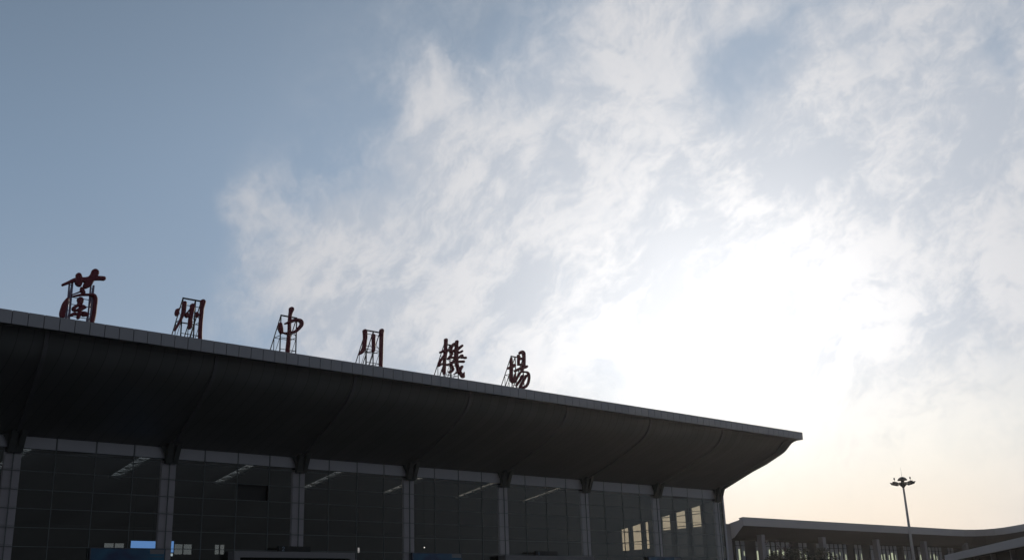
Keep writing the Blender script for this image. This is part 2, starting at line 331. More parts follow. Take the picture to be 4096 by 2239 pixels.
for sx in SKX:
    s = MB().quad((sx - .66, 83.0, zc(83) + .23), (sx + .66, 83.0, zc(83) + .23), (sx + .66, 89.3, zc(89.3) + .23), (sx - .66, 89.3, zc(89.3) + .23)).build('skylight', m_skyl, T)
    tr = MB(); n = 9
    for i in range(n):
        y0 = 83.1 + i * .68; y1 = y0 + .68; a = (sx - .6, y0, zc(y0) - .06); b = (sx + .6, y1, zc(y1) - .06)
        if i % 2: a = (sx + .6, y0, zc(y0) - .06); b = (sx - .6, y1, zc(y1) - .06)
        tr.bar(a, b, .045, 5)
        tr.bar((sx - .6, y0, zc(y0) - .06), (sx + .6, y0, zc(y0) - .06), .025, 5)
    tr.build('truss', m_mull, s)
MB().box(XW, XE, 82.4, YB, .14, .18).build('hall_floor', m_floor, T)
# back wall with three dim window openings (inside view)
bw = MB(); wins = [(42.6, 44.7, 9.15, 9.95), (49.9, 51.9, 8.95, 9.98), (54.4, 55.6, 9.0, 10.0)]
px = XW
for (a, b, z0, z1) in wins:
    bw.box(px, a, YB, YB + .3, .15, 11.7); bw.box(a, b, YB, YB + .3, .15, z0); bw.box(a, b, YB, YB + .3, z1, 11.7); px = b
bw.box(px, XE, YB, YB + .3, .15, 11.7); bw.build('rear_wall', m_int, T)
for (a, b, z0, z1) in wins:
    w = MB().quad((a, YB + .15, z0), (b, YB + .15, z0), (b, YB + .15, z1), (a, YB + .15, z1)).build('window', m_skyl, T)
    MB().box((a + b) / 2 - .03, (a + b) / 2 + .03, YB + .05, YB + .25, z0, z1).build('frame', m_mull, w)
# end wall (right): piers between tall openings, tops following the roof
EW = [(85.65, 87.22), (88.15, 89.8), (90.72, 92.2), (94.5, 95.15), (95.82, 97.45), (98.08, 99.5)]
ew = MB(); py = YG + .02
def wallseg(y0, y1, zl, zh0, zh1): ew.add([(XE - .3, y0, zl), (XE, y0, zl), (XE, y1, zl), (XE - .3, y1, zl), (XE - .3, y0, zh0), (XE, y0, zh0), (XE, y1, zh1), (XE - .3, y1, zh1)],
        [(0, 3, 2, 1), (4, 5, 6, 7), (0, 1, 5, 4), (1, 2, 6, 5), (2, 3, 7, 6), (3, 0, 4, 7)])
for (a, b) in EW:
    wallseg(py, a, .15, min(zc(py), 15.2), zc(a)); sill = 8.3 if a < 94 else 9.65; wallseg(a, b, .15, sill, sill); py = b
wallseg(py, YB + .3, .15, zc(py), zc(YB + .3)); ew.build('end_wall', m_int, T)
EWM = m_clear
for (a, b) in EW:
    sill = 8.3 if a < 94 else 9.65
    w = MB().quad((XE - .15, a, sill), (XE - .15, b, sill), (XE - .15, b, zc(b)), (XE - .15, a, zc(a))).build('window', m_clear, T)
    fr = MB()
    for z in (9.35, 10.7, 12.05, 13.4):
        if sill < z < zc(b) - .1: fr.box(XE - .2, XE - .1, a, b, z - .04, z + .04)
    fr.box(XE - .2, XE - .1, a, a + .05, sill, zc(b) - .1).box(XE - .2, XE - .1, b - .05, b, sill, zc(b) - .02)
    fr.build('frame', m_mull, w)
# row of inner gallery rail + trunking seen through the right-hand glass
# curtain wall: one window per bay, frame grid as sub-part
ZROWS = [zs(14.39) - 1.355 * i for i in range(0, 11)]
edges = list(COLX)
for i in range(len(edges)):
    x0 = edges[i]; x1 = edges[i + 1] if i + 1 < len(edges) else XE - .02
    npan = 4 if i + 1 < len(edges) else 1
    g = MB()
    for a in range(npan):
        xa = x0 + (x1 - x0) * a / npan; xb = x0 + (x1 - x0) * (a + 1) / npan
        zt = zs(14.66)
        zlist = [zt] + ZROWS
        for r in range(len(zlist) - 1):
            if abs(xa - 43.96) < .3 and r == 2: continue           # one pane stands open
            e = random.uniform(-.012, .012)
            g.quad((xa + .02, YG + e, zlist[r + 1] + .01), (xb - .02, YG - e, zlist[r + 1] + .01), (xb - .02, YG + e * .5, zlist[r] - .01), (xa + .02, YG - e, zlist[r] - .01))
    w = g.build('window', m_glass, T, fixn=False)
    fr = MB()
    for a in range(npan + 1):
        xa = x0 + (x1 - x0) * a / npan
        if a == npan and i + 1 < len(edges): continue
        fr.box(xa - .026, xa + .026, YG - .045, YG + .05, .2, zroot(xa) - .05)
    for z in ZROWS:
        fr.box(x0 + .026, x1 - .026, YG - .04, YG + .03, z - .022, z + .022)
    fr.build('frame', m_mull, w)
    sp = MB()
    for a in range(npan):
        xa = x0 + (x1 - x0) * a / npan; xb = x0 + (x1 - x0) * (a + 1) / npan
        sp.box(xa + .06, xb - .06, YG - .03, YG + .03, zs(14.66) + .03, zroot(xa) - .10)
    sp.build('spandrel_panel', m_span, T)
MB().box(43.96 + .05, 43.96 + 2.97, YG + .5, YG + .54, ZROWS[2], ZROWS[1]).build('dark_opening_sheet', m_black, T)  # black sheet standing in for the darkness seen through the open pane
# columns behind the glass and V brackets in front of it
for i, cx in enumerate(COLX):
    last = i == len(COLX) - 1
    cm = MB()
    yc0, yc1 = YG + .10, YG + .42; hw = .60 if not last else .45
    for k in range(12):                              # cladding drums with fine joints
        z1 = 14.6 - k * 1.355; z0 = max(z1 - 1.335, .15)
        if z1 < .3: break
        ch = .03
        ring = [(cx - hw + ch, yc0), (cx + hw - ch, yc0), (cx + hw, yc0 + ch), (cx + hw, yc1 - ch), (cx + hw - ch, yc1), (cx - hw + ch, yc1), (cx - hw, yc1 - ch), (cx - hw, yc0 + ch)]
        cm.loft([[(a, b, z0) for a, b in ring], [(a, b, z1) for a, b in ring]])
    cm.build('column', m_colm, T)
    zr = zroot(cx)
    bk = MB()
    # V plate: narrow at the head of the column, wide at the soffit, with two fins
    zb = zs(14.28)
    def vplate(xa, xb, yo, yi):
        bk.add([(xa, YG - .06, zb), (xb, YG - .06, zb), (xb, YG - .34, zb), (xa, YG - .34, zb),
                (xa, yi, zr + .05), (xb, yi, zr + .05), (xb, yo, zr + .40), (xa, yo, zr + .40)],
               [(0, 3, 2, 1), (4, 5, 6, 7), (0, 1, 5, 4), (1, 2, 6, 5), (2, 3, 7, 6), (3, 0, 4, 7)])
    vplate(cx - .52, cx - .08, YG - .95, YG - .06); vplate(cx + .10, cx + .50, YG - 1.15, YG - .06); vplate(cx - .08, cx + .10, YG - .55, YG - .06)
    # gusset flaring to the left under the soffit
    gs = [(cx - .52, zb + .1), (cx - .58, zb + .45), (cx - .68, zb + .8), (cx - .95, zr - .12), (cx - 1.15, zr - .03), (cx - .52, zr - .03)]
    bk.loft([[(a, YG - .20, b) for a, b in gs], [(a, YG - .30, b) for a, b in gs]])
    bk.build('bracket', m_brk, T)
# corner post closing the right-hand edge
MB().box(XE - .28, XE + .02, YG - .12, YG - .02, .2, 15.6).build('corner_post', m_span, T)

# ------------------------------------------------------------------ things in and on the hall front
def board(x0, x1, label):
    b = empty('advertising_board', ((x0 + x1) / 2, YG - .3, 0), label, 'advertising board', 'blue advertising boards on the terminal glass')
    z1 = zs(7.66); z0 = 4.9
    MB().box(x0 + .06, x1 - .06, YG - .32, YG - .22, z0 + .06, z1 - .06).build('panel', m_board, b)
    fr = MB(); fr.box(x0, x1, YG - .36, YG - .18, z1 - .06, z1).box(x0, x0 + .06, YG - .36, YG - .18, z0, z1 - .06).box(x1 - .06, x1, YG - .36, YG - .18, z0, z1 - .06).box(x0, x1, YG - .36, YG - .18, z0 - .06, z0)
    fr.build('frame', m_frame, b)
    MB().box(x1 - 1.25, x1 - .10, YG - .335, YG - .322, z1 - .42, z1 - .08).build('pale_patch', m_stone, b)
    MB().box(x1 - 1.25, x1 - .20, YG - .335, YG - .322, z1 - .66, z1 - .60).build('text_line', m_frame, b)
board(31.85, 37.80, 'wide blue board directly under the glowing blue screen, left part of the terminal front')
board(62.05, 68.1, 'blue board between the two entrance portals of the terminal')
board(95.7, 101.6, 'blue board below the bright end-wall windows at the terminal corner')

def stroke_mesh(strokes, shrink=0.0, k=7.0, step=7.0):
    """marching squares over a union of tapered brush strokes -> polygons in stroke units"""
    P = [p for s in strokes for p in s]
    x0 = min(p[0] - p[2] for p in P) - 12; x1 = max(p[0] + p[2] for p in P) + 12; y0 = min(p[1] - p[2] for p in P) - 12; y1 = max(p[1] + p[2] for p in P) + 12
    nx = int((x1 - x0) / step) + 2; ny = int((y1 - y0) / step) + 2
    X, Y = np.meshgrid(x0 + np.arange(nx) * step, y0 + np.arange(ny) * step)
    D = np.full(X.shape, 1e3)
    for s in strokes:
        pts = [s[0]]
        # Catmull-Rom through the stroke points so the brush line bends smoothly
        for i in range(len(s) - 1):
            p0 = np.array(s[max(i - 1, 0)]); p1 = np.array(s[i]); p2 = np.array(s[i + 1]); p3 = np.array(s[min(i + 2, len(s) - 1)])
            for t in (.25, .5, .75, 1.0):
                pts.append(tuple(.5 * ((2 * p1) + (p2 - p0) * t + (2 * p0 - 5 * p1 + 4 * p2 - p3) * t * t + (3 * p1 - p0 - 3 * p2 + p3) * t ** 3)))
        ds = np.full(X.shape, 1e3)
        for a, b in zip(pts[:-1], pts[1:]):
            ax, ay, ar = a; bx, by, br = b; dx, dy = bx - ax, by - ay; L = dx * dx + dy * dy + 1e-9
            t = np.clip(((X - ax) * dx + (Y - ay) * dy) / L, 0, 1)
            ds = np.minimum(ds, np.hypot(X - ax - t * dx, Y - ay - t * dy) - np.maximum(ar + t * (br - ar) - shrink, 3.5))
        h = np.clip(.5 + .5 * (D - ds) / k, 0, 1); D = D * (1 - h) + ds * h - k * h * (1 - h)
    verts = []; key = {}; polys = []; bound = []
    def V(kind, i, j):
        q = (kind, i, j)
        if q not in key:
            if kind == 'n': x, y, d = X[j, i], Y[j, i], D[j, i]
            elif kind == 'h': t = D[j, i] / (D[j, i] - D[j, i + 1]); x, y, d = X[j, i] + t * step, Y[j, i], 0
            else: t = D[j, i] / (D[j, i] - D[j + 1, i]); x, y, d = X[j, i], Y[j, i] + t * step, 0
            key[q] = len(verts); verts.append((x, y, max(0, -d)))
        return key[q]
    for j in range(ny - 1):
        for i in range(nx - 1):
            c = [(i, j), (i + 1, j), (i + 1, j + 1), (i, j + 1)]; ins = [D[q[1], q[0]] < 0 for q in c]
            if not any(ins): continue
            e = [('h', i, j), ('v', i + 1, j), ('h', i, j + 1), ('v', i, j)]
            if ins[0] == ins[2] and ins[1] == ins[3] and ins[0] != ins[1]:
                for a in range(4):
                    if ins[a]:
                        polys.append([V('n', *c[a]), V(*e[a]), V(*e[a - 1])]); bound.append((V(*e[a]), V(*e[a - 1])))
                continue
            poly = []; cr = []
            for a in range(4):
                if ins[a]: poly.append(V('n', *c[a]))
                if ins[a] != ins[(a + 1) % 4]: q = V(*e[a]); poly.append(q); cr.append((q, ins[a]))
            polys.append(poly)
            if len(cr) == 2:
                a = [q for q, o in cr if o][0]; b = [q for q, o in cr if not o][0]; bound.append((a, b))
    return verts, polys, bound

LETTERS = {
 'lan': dict(A=((.003091, .000283, 25.501425), (.00055, -.003234, 23.477888)), c=(750, 700), s=[
   [(285,485,26),(400,437,32),(520,385,42),(640,372,52),(760,372,54),(870,352,55),(985,335,50),(1100,335,46),(1168,340,46)],
   [(620,285,62),(632,350,68),(618,430,78),(640,488,36)],
   [(980,215,84),(935,290,70),(875,370,80),(825,450,82),(765,515,52)],
   [(675,545,16),(695,600,44),(720,645,42)],
   [(480,698,11),(560,668,11),(650,632,15)],
   [(480,735,10),(600,712,22),(700,698,24),(860,698,24),(950,712,36),(985,775,40),(988,850,40),(975,950,40),(958,1100,40),(930,1230,42),(915,1282,40)],
   [(385,788,30),(330,890,50),(297,1000,58),(272,1100,58),(275,1145,52)],
   [(655,815,70),(655,868,52),(610,910,28)], [(610,920,28),(530,970,36),(512,1012,34),(565,1035,25),(640,1000,34)],
   [(600,925,22),(680,940,30),(720,965,45),(765,972,22)], [(690,985,48),(650,1030,40),(640,1100,38),(612,1185,34)],
   [(468,1130,32),(520,1105,32),(600,1112,28),(700,1085,28),(765,1108,42),(800,1125,32)], [(790,1140,20),(710,1145,18),(700,1115,14)]]),
 'zhou': dict(A=((.003002, .000179, 33.210916), (.000486, -.002917, 23.079085)), c=(650, 720), s=[
   [(320,520,44),(306,590,50),(306,622,44)], [(350,490,14),(400,440,10)],
   [(500,335,54),(490,430,52),(478,540,50),(450,640,38),(402,760,30),(350,860,27),(290,960,27),(262,1022,20)],
   [(572,575,20),(555,640,48),(560,665,44)], [(585,560,14),(645,480,11)],
   [(705,400,58),(700,480,58),(678,580,50),(655,700,47),(645,820,49),(640,920,52),(630,965,38)],
   [(818,590,34),(826,630,42),(820,665,38)],
   [(975,300,70),(965,390,56),(950,480,48),(935,650,46),(920,800,46),(905,1000,47),(900,1250,47)]]),
 'zhong': dict(A=((.003595, .000111, 41.201261), (.000555, -.003262, 23.465889)), c=(600, 720), s=[
   [(712,222,60),(698,275,46),(680,360,38),(667,480,37),(660,600,35),(660,750,38),(645,900,42),(635,1050,45),(620,1200,46),(612,1300,46)],
   [(560,575,20),(625,552,28),(700,518,40),(800,488,38),(880,488,40),(940,512,45),(965,560,45),(955,612,42),(912,670,38),(860,725,36),(800,772,35),(720,792,30),(620,815,32),(560,812,22),(505,802,12)],
   [(435,590,42),(440,660,54),(452,740,54),(466,792,38)]]),
 'chuan': dict(A=((.00335, 2.2e-05, 48.862308), (.000477, -.002852, 23.137111)), c=(700, 730), s=[
   [(590,252,60),(600,350,60),(596,480,54),(586,600,54),(570,720,54),(540,810,54),(500,870,45),(450,920,28),(410,942,16)],
   [(845,385,52),(848,500,47),(850,650,44),(848,780,44),(838,842,40)],
   [(1095,235,64),(1090,350,54),(1082,600,52),(1075,900,52),(1062,1300,48)]]),
 'ji': dict(A=((.004023, -7.1e-05, 57.663295), (.000543, -.003205, 23.4032)), c=(750, 720), s=[
   [(590,205,45),(590,300,42),(585,400,34),(575,520,44),(570,640,40),(555,760,38),(550,900,35),(545,1050,35),(545,1140,34)], [(540,1110,25),(500,1075,17),(475,1045,9)],
   [(440,555,28),(510,528,34),(580,500,40),(640,495,34),(682,515,18)],
   [(545,640,28),(490,722,28),(432,800,30),(402,870,32),(395,930,28)], [(400,925,26),(480,885,20),(530,872,18)],
   [(900,250,42),(895,340,38),(890,450,48),(885,560,54),(880,680,50),(885,800,48),(900,900,45),(930,1000,45),(965,1090,50),(1010,1160,45),(1060,1225,48),(1082,1235,36),(1095,1180,20),(1105,1120,8)],
   [(820,320,40),(770,370,34),(735,440,34),(722,520,34),(745,560,28),(800,510,34),(870,480,34)], [(770,600,22),(700,680,28),(650,745,20)],
   [(660,728,26),(740,702,28),(835,700,28)], [(1048,362,30),(990,410,34),(925,465,34)], [(1045,520,28),(1000,548,30),(930,565,34)],
   [(920,740,14),(975,695,26),(1035,650,42),(1042,690,40)], [(1080,702,24),(1145,706,34)],
   [(600,905,26),(700,882,30),(790,830,40),(880,820,40),(1000,813,30),(1088,815,34)],
   [(740,900,32),(760,960,30),(790,1020,30),(760,1080,28),(705,1112,26),(670,1090,12)],
   [(1040,960,36),(1010,1010,34),(978,1065,38),(900,1125,26),(820,1165,10)]]),
 'chang': dict(A=((.00449, -.000166, 65.533095), (.000571, -.003379, 23.347276)), c=(780, 700), s=[
   [(600,372,24),(600,450,32),(605,560,40),(600,680,40),(600,800,38),(600,920,38),(622,1000,45),(650,1040,34)],
   [(520,650,32),(590,622,40),(665,577,50),(690,568,34)],
   [(650,1020,40),(682,950,44),(702,880,24),(716,795,12)], [(720,1010,22),(760,940,22),(815,840,22),(870,745,22)],
   [(850,215,38),(900,188,45),(945,222,46),(958,300,40),(960,400,38),(955,520,40),(938,600,50),(905,700,30),(895,750,28)],
   [(800,290,30),(815,340,36),(805,440,30),(805,540,28)], [(820,380,36),(940,380,36)], [(800,547,26),(940,545,34)],
   [(718,722,34),(800,682,38),(900,640,38),(980,620,44),(1032,600,34)],
   [(880,740,22),(960,750,20),(1050,765,24),(1093,820,28),(1103,920,28),(1085,1040,28),(1040,1130,32),(980,1182,34),(900,1192,32),(840,1182,22)],
   [(905,860,26),(862,960,28),(812,1040,28),(745,1128,22)], [(1020,860,32),(980,930,34),(930,1020,32),(882,1110,38),(848,1195,24)]]),
}
YL = 70.20
# per letter: front frame posts (x), top z, rails (z), brace depth, label
SIGN = [
 ('lan', (24.66, 26.10), 24.30, (21.90, 22.72, 23.22), .85, .075, 'first roof character from the left, tall dark red grass-topped one on thick box posts'),
 ('zhou', (32.62, 33.60, 34.05), 24.54, (21.91, 22.72, 23.30, 24.05), 1.9, .05, 'second roof character from the left, dark red, three strokes with dots'),
 ('zhong', (40.72, 42.12), 24.57, (21.90, 22.80, 23.20), 1.9, .05, 'third roof character from the left, dark red, box pierced by one tall stroke'),
 ('chuan', (48.70, 49.42, 50.08), 24.60, (21.92, 22.79, 23.02, 23.28, 24.31), 1.9, .05, 'fourth roof character from the left, dark red, three plain vertical strokes'),
 ('ji', (56.98, 57.6, 58.5), 24.62, (21.90, 22.80, 23.30), 1.9, .05, 'fifth roof character from the left, dark red and the densest in strokes'),
 ('chang', (64.90, 65.40, 66.40), 24.60, (21.93, 22.78, 23.30), 1.9, .05, 'last roof character on the right, dark red with a round hooked lower half'),
]
for key, posts, zt, rails, bd, rr, label in SIGN:
    L = LETTERS[key]; A = L['A']; cx, cy = L['c']
    vs, ps, bd_ = stroke_mesh(L['s'], shrink=-2.0)
    base = empty('roof_character', ((posts[0] + posts[-1]) / 2, YL + .2, 21.34), label, 'sign character', 'characters standing on the canopy roof')
    mb = MB(); n = len(vs)
    def pl(v, y): dx = v[0] - cx; dy = v[1] - cy; return (A[0][0] * dx + A[0][1] * dy + A[0][2], y, A[1][0] * dx + A[1][1] * dy + A[1][2])
    front = [pl(v, YL - .05 - min(.07, v[2] * .0032)) for v in vs]; back = [pl(v, YL + .09) for v in vs]
    mb.add(front + back, [tuple(p) for p in ps] + [tuple(i + n for i in p)[::-1] for p in ps] + [(a, b, b + n, a + n) for a, b in bd_])
    mb.build('character', m_red, base, smooth=False)
    yp = YL + .16; zb = 21.36
    for px in posts:
        ff = MB().bar((px, yp, zb), (px, yp, zt), rr, 6)
        if key == 'lan':
            ff.bar((px - .18, yp + .02, zb), (px - .18, yp + .02, zt), rr * .8, 6)
            for k in range(5): ff.bar((px - .18, yp + .01, zb + .3 + k * .6), (px, yp + .01, zb + .3 + k * .6), .03, 5)
        ff.build('post', m_steel2 if key == 'lan' else m_steel, base)
    for z in rails: MB().bar((posts[0], yp + .01, z), (posts[-1], yp + .01, z), .028, 5).build('rail', m_steel, base)
    if key != 'lan': MB().bar((posts[0] - .03, yp, zt), (posts[-1] + .03, yp, zt), .065, 6).build('top_rail', m_steel, base)
    for px in posts:
        b = MB(); top = Vector((px, yp, zt)); foot = Vector((px, yp + bd, zb)); b.bar(top, foot, rr * .85 if key != 'lan' else .06, 5)
        zm = zb + (zt - zb) * .5; ym = yp + bd * .5
        b.bar((px, yp, zm), (px, ym, zm), .028, 5); b.bar((px, ym, zm), (px, ym, zb), .032, 5)
        b.bar((px, yp, zm - .05), (px, ym, zb), .022, 5); b.bar((px, yp, zm + .02), (px, yp + bd * .28, zt - (zt - zb) * .28), .02, 5)
        b.build('back_brace', m_steel if key != 'lan' else m_steel2, base)
    if key != 'lan':
        MB().bar((posts[0], yp + bd * .5, zb + (zt - zb) * .5), (posts[-1], yp + bd * .5, zb + (zt - zb) * .5), .025, 5).build('cross_tie', m_steel, base)
        MB().bar((posts[0], yp + bd * .5, zb + .35), (posts[-1], yp + .05, zb + .55), .02, 5).build('cross_tie', m_steel, base)

# entrance portals with a number sign on top
def portal(x0, x1, label, sx, slabel, digit):
    zt = zs(7.50); p = empty('entrance_portal', ((x0 + x1) / 2, YG - .6, 0), label, 'entrance portal', 'entrance portals in the terminal front')
    y0 = YG - 1.2; y1 = YG - .14
    MB().box(x0, x1, y0, y1, zt - .50, zt).build('lintel', m_stone, p)
    for a, b in ((x0, x0 + .55), (x1 - .55, x1)): MB().box(a, b, y0, y1, .13, zt - .502).build('side_pillar', m_stone, p)
    MB().box(x0 + .56, x1 - .56, y1 - .3, y1, .14, zt - .504).build('doorway', m_black, p)
    s = empty('number_sign', (sx + 1.6, y0 + .25, zt), slabel, 'number sign')
    MB().box(sx, sx + 3.1, y0 + .1, y0 + .35, zt + .003, zt + .46).build('housing', m_black, s)
    vs, ps, bd_ = stroke_mesh([digit], step=6)
    n = len(vs); pl = lambda v, y: (sx + .30 + v[0] * .0016, y, zt + .40 - v[1] * .0016)
    MB().add([pl(v, y0 + .08) for v in vs] + [pl(v, y0 + .12) for v in vs], [tuple(q) for q in ps] + [tuple(i + n for i in q)[::-1] for q in ps] + [(a, b, b + n, a + n) for a, b in bd_]).build('digit', m_digit, s)
portal(43.3, 55.1, 'pale-framed entrance portal left of the middle, with the number two sign on it', 47.45, 'long black sign reading 2 on top of the left entrance portal',
       [(20, 60, 14), (50, 15, 14), (110, 10, 14), (140, 50, 14), (120, 100, 14), (60, 150, 14), (20, 200, 14), (80, 200, 14), (150, 200, 14)])
portal(73.0, 85.8, 'pale-framed entrance portal right of the middle, its black sign without the number two', 77.3, 'short black sign with a pale upright mark on top of the right entrance portal',
       [(80, 10, 17), (80, 100, 17), (80, 200, 17)])

# screens and lamps inside the hall
k88 = 88 / 84.0
s = empty('display_screen', (38.6, 88, 7.6), 'glowing blank blue screen behind the glass above the left blue board', 'display screen')
MB().box(37.60, 39.72, 88.0, 88.04, 7.3, 8.74).build('panel', m_blue, s); MB().box(37.52, 39.80, 88.05, 88.2, 7.22, 8.80).bar((37.8, 88.12, 8.8), (37.8, 88.12, 14.0), .015, 5).bar((39.5, 88.12, 8.8), (39.5, 88.12, 14.0), .015, 5).build('housing', m_black, s)
s = empty('display_screen', (41.2, 88, 7.6), 'narrow upright blue light panel just right of a column, blue screen to its left', 'display screen')
MB().box(41.10, 41.34, 88.0, 88.04, 7.86, 8.78).build('panel', m_blue, s); MB().box(41.10, 41.30, 88.0, 88.04, 7.55, 7.76).build('panel', m_white_lit, s)
MB().box(41.04, 41.38, 88.05, 88.2, 7.5, 8.84).bar((41.2, 88.12, 8.84), (41.2, 88.12, 14.0), .015, 5).build('housing', m_black, s)
s = empty('wall_lamp', (57.5, 84, 7.8), 'small white upright lamp behind the glass right of the left portal', 'lamp')
MB().box(57.44, 57.60, 84, 84.06, 7.78, 8.22).build('tube', mat('lamp_tube', (.3, .3, .3), .4, emit=(.5, .48, .48), estr=.75), s); MB().box(57.40, 57.64, 84.07, 84.12, 7.68, 8.26).bar((57.52, 84.09, 8.26), (57.52, 84.09, 14.6), .012, 5).build('bracket', m_black, s)
s = empty('spot_lamp', (65.2, 84, 8.3), 'tiny white spark of a spot lamp behind the glass above the middle blue board', 'lamp')
MB().lathe([(.03, -.05), (.055, 0), (.04, .06)], (65.15, 84, 8.35), 8).build('bulb', mat('bulb', (.4, .4, .4), .3, emit=(1, 1, .95), estr=1.6), s)
MB().bar((65.15, 84, 8.41), (65.15, 84, 14.5), .012, 5).build('cable', m_black, s)

# ------------------------------------------------------------------ far terminal
FT = empty('far_terminal', (180, 110, 0), 'lower grey terminal wing far right with a flat fascia band bending toward the viewer', 'airport terminal')
path = [(142.8, 102.05)] + [(142.8 + (214 - 142.8) * i / 12, 102.05) for i in range(1, 13)] + [(218, 101.8), (220.8, 101.0), (222.4, 99.6), (222.7, 97.6), (221.6, 95.2), (219.2, 92.2), (214.5, 87), (208, 80), (200, 72)]
P = [Vector((a, b, 0)) for a, b in path]
def offs(i, d):   # point moved away from the forecourt (to the building side)
    a = P[max(i - 1, 0)]; b = P[min(i + 1, len(P) - 1)]; t = (b - a).normalized(); n = Vector((-t.y, t.x, 0))
    return P[i] + n * d if t.y > -.01 else P[i] + Vector((-t.y, t.x, 0)) * d
# soffit and roof as a lofted band
rings = []
for i in range(len(P)):
    def q(d, z): v = offs(i, d); return (v.x, v.y, z)
    rings.append([q(0.05, 14.15), q(0, 14.16), q(0, 15.5), q(.8, 15.38), q(.62, 15.12), q(3.5, 14.55), q(9, 14.35), q(9, 12.0), q(2.7, 12.22), q(1.9, 12.5)])
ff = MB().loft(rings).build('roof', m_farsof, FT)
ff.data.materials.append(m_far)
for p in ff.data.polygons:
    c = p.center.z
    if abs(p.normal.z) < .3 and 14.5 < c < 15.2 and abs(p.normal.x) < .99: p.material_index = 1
    if p.normal.x < -.95 and p.center.x < -30: p.material_index = 1
MB().box(142.9, 250, 110.9, 119.5, .15, 14.2).build('rear_block', m_farwall, FT)
MB().box(141.5, 142.79, 104.55, 119.5, .15, 14.6).build('end_wall', m_farcol, FT)
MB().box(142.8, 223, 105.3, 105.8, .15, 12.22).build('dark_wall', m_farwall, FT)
for k, cxx in enumerate([148.6, 166.6, 184.6, 202.5, 220.0]):
    MB().box(cxx - .48, cxx + .48, 102.6, 103.5, .15, 12.95 + (0.0)).build('column', m_farcol, FT)
# tall window strips with blinds; lit rooms showing in the lower part
random.seed(11)
for b in range(-1, 4):
    c0 = 148.6 + 18 * b
    for j, off in enumerate([1.5, 2.95, 4.4, 5.85, 7.3, 8.75, 10.2, 14.0, 15.4]):
        xa = c0 + off
        if xa < 143.2 or xa > 221: continue
        w = MB().box(xa, xa + 1.0, 105.20, 105.28, 3.0, 12.1).build('window', m_strip, FT)
        zz = 10.4 + random.uniform(-.2, .2)
        if random.random() < .85:
            a = random.choice([0, .1, .3, .55]); wd = random.choice([.12, .18, .3, .6]); wd = min(wd, .95 - a); h0 = zz - random.choice([.5, 1.2, 2.4])
            MB().box(xa + a + .03, xa + a + wd, 105.14, 105.19, h0, zz + random.uniform(0, .5)).build('lit_pane', m_lit, w)
MB().box(143.2, 222, 105.12, 105.135, 11.30, 11.38).build('transom', m_farwall, FT)

# ------------------------------------------------------------------ low concourse with a sloping-looking band, right edge
CP = empty('entrance_canopy', (130, 60, 0), 'low canopy with a pale band rising toward the right edge, nearer than the far terminal', 'canopy')
a = Vector((150.3, 72.95, 0)); d = Vector((-29.68, -22.9, 0)).normalized(); n = Vector((d.y, -d.x, 0))
if n.x < 0: n = -n
n = Vector((-d.y, d.x, 0)); n = n if n.x > 0 else -n
def prism(name, u0, u1, v0, v1, z0, z1, m_, z0b=None):
    pts = []
    for z in (z0, z1):
        for (u, v) in ((u0, v0), (u1, v0), (u1, v1), (u0, v1)):
            w = a + d * u + n * v; pts.append((w.x, w.y, z))
    return MB().add(pts, [(0, 3, 2, 1), (4, 5, 6, 7), (0, 1, 5, 4), (1, 2, 6, 5), (2, 3, 7, 6), (3, 0, 4, 7)]).build(name, m_, CP)
prism('fascia', -3, 75, 0, .3, 7.05, 8.0, m_far); prism('roof_slab', -3, 75, .302, 12, 7.1, 7.9, m_farsof)
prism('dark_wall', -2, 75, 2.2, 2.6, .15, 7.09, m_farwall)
for u in range(0, 75, 9): prism('column', u, u + .5, 1.2, 1.7, .15, 7.09, m_farcol)

# ------------------------------------------------------------------ high-mast lamp
mx, my = 186.2, 97.0; mz = 22.1
H = empty('high_mast_light', (mx, my, 0), 'tall grey floodlight mast with a lamp ring and dome before the far terminal', 'light mast')
MB().lathe([(.34, .15), (.33, 4), (.26, 12), (.17, mz - .1)], (mx, my, 0), 14).build('pole', m_galv, H, smooth=True)
MB().lathe([(.20, -.35), (.26, -.2), (.62, .12), (.62, .2), (.2, .25)], (mx, my, mz), 20).build('collar', m_head, H, smooth=False)
MB().lathe([(.2, .95), (.86, .98), (.82, 1.16), (.62, 1.42), (.35, 1.58), (.05, 1.64)], (mx, my, mz), 24).build('dome', m_head, H, smooth=True)
MB().lathe([(.16, .2), (.16, .97)], (mx, my, mz), 10).build('hub', m_head, H)
MB().bar((mx, my, mz + 1.6), (mx, my, mz + 3.3), .028, 6, .015).build('lightning_rod', m_head, H)
rg = MB(); N = 24
for i in range(N):
    a0 = 2 * math.pi * i / N; a1 = 2 * math.pi * (i + 1) / N
    rg.bar((mx + 1.75 * math.cos(a0), my + 1.75 * math.sin(a0), mz + .42), (mx + 1.75 * math.cos(a1), my + 1.75 * math.sin(a1), mz + .42), .09, 6)
for i in range(6):
    a0 = math.pi * i / 3; rg.bar((mx, my, mz + .35), (mx + 1.75 * math.cos(a0), my + 1.75 * math.sin(a0), mz + .42), .06, 6)
rg.build('lamp_ring', m_head, H)
az = math.atan2(my, mx)
for i in range(8):
    a0 = az + math.pi / 2 + 2 * math.pi * i / 8
    c, s_ = math.cos(a0), math.sin(a0); f = MB(); L = []
    for (rr_, z, hw_) in ((1.35, .12, .26), (2.0, .30, .30), (2.25, .72, .30), (1.5, .62, .26)):
        for sg in (-1, 1): L.append((mx + c * rr_ - s_ * hw_ * sg, my + s_ * rr_ + c * hw_ * sg, mz + z))
    f.add(L, [(0, 1, 3, 2), (2, 3, 5, 4), (4, 5, 7, 6), (6, 7, 1, 0), (0, 2, 4, 6), (1, 7, 5, 3)])
    fo = f.build('floodlight', m_head, H)
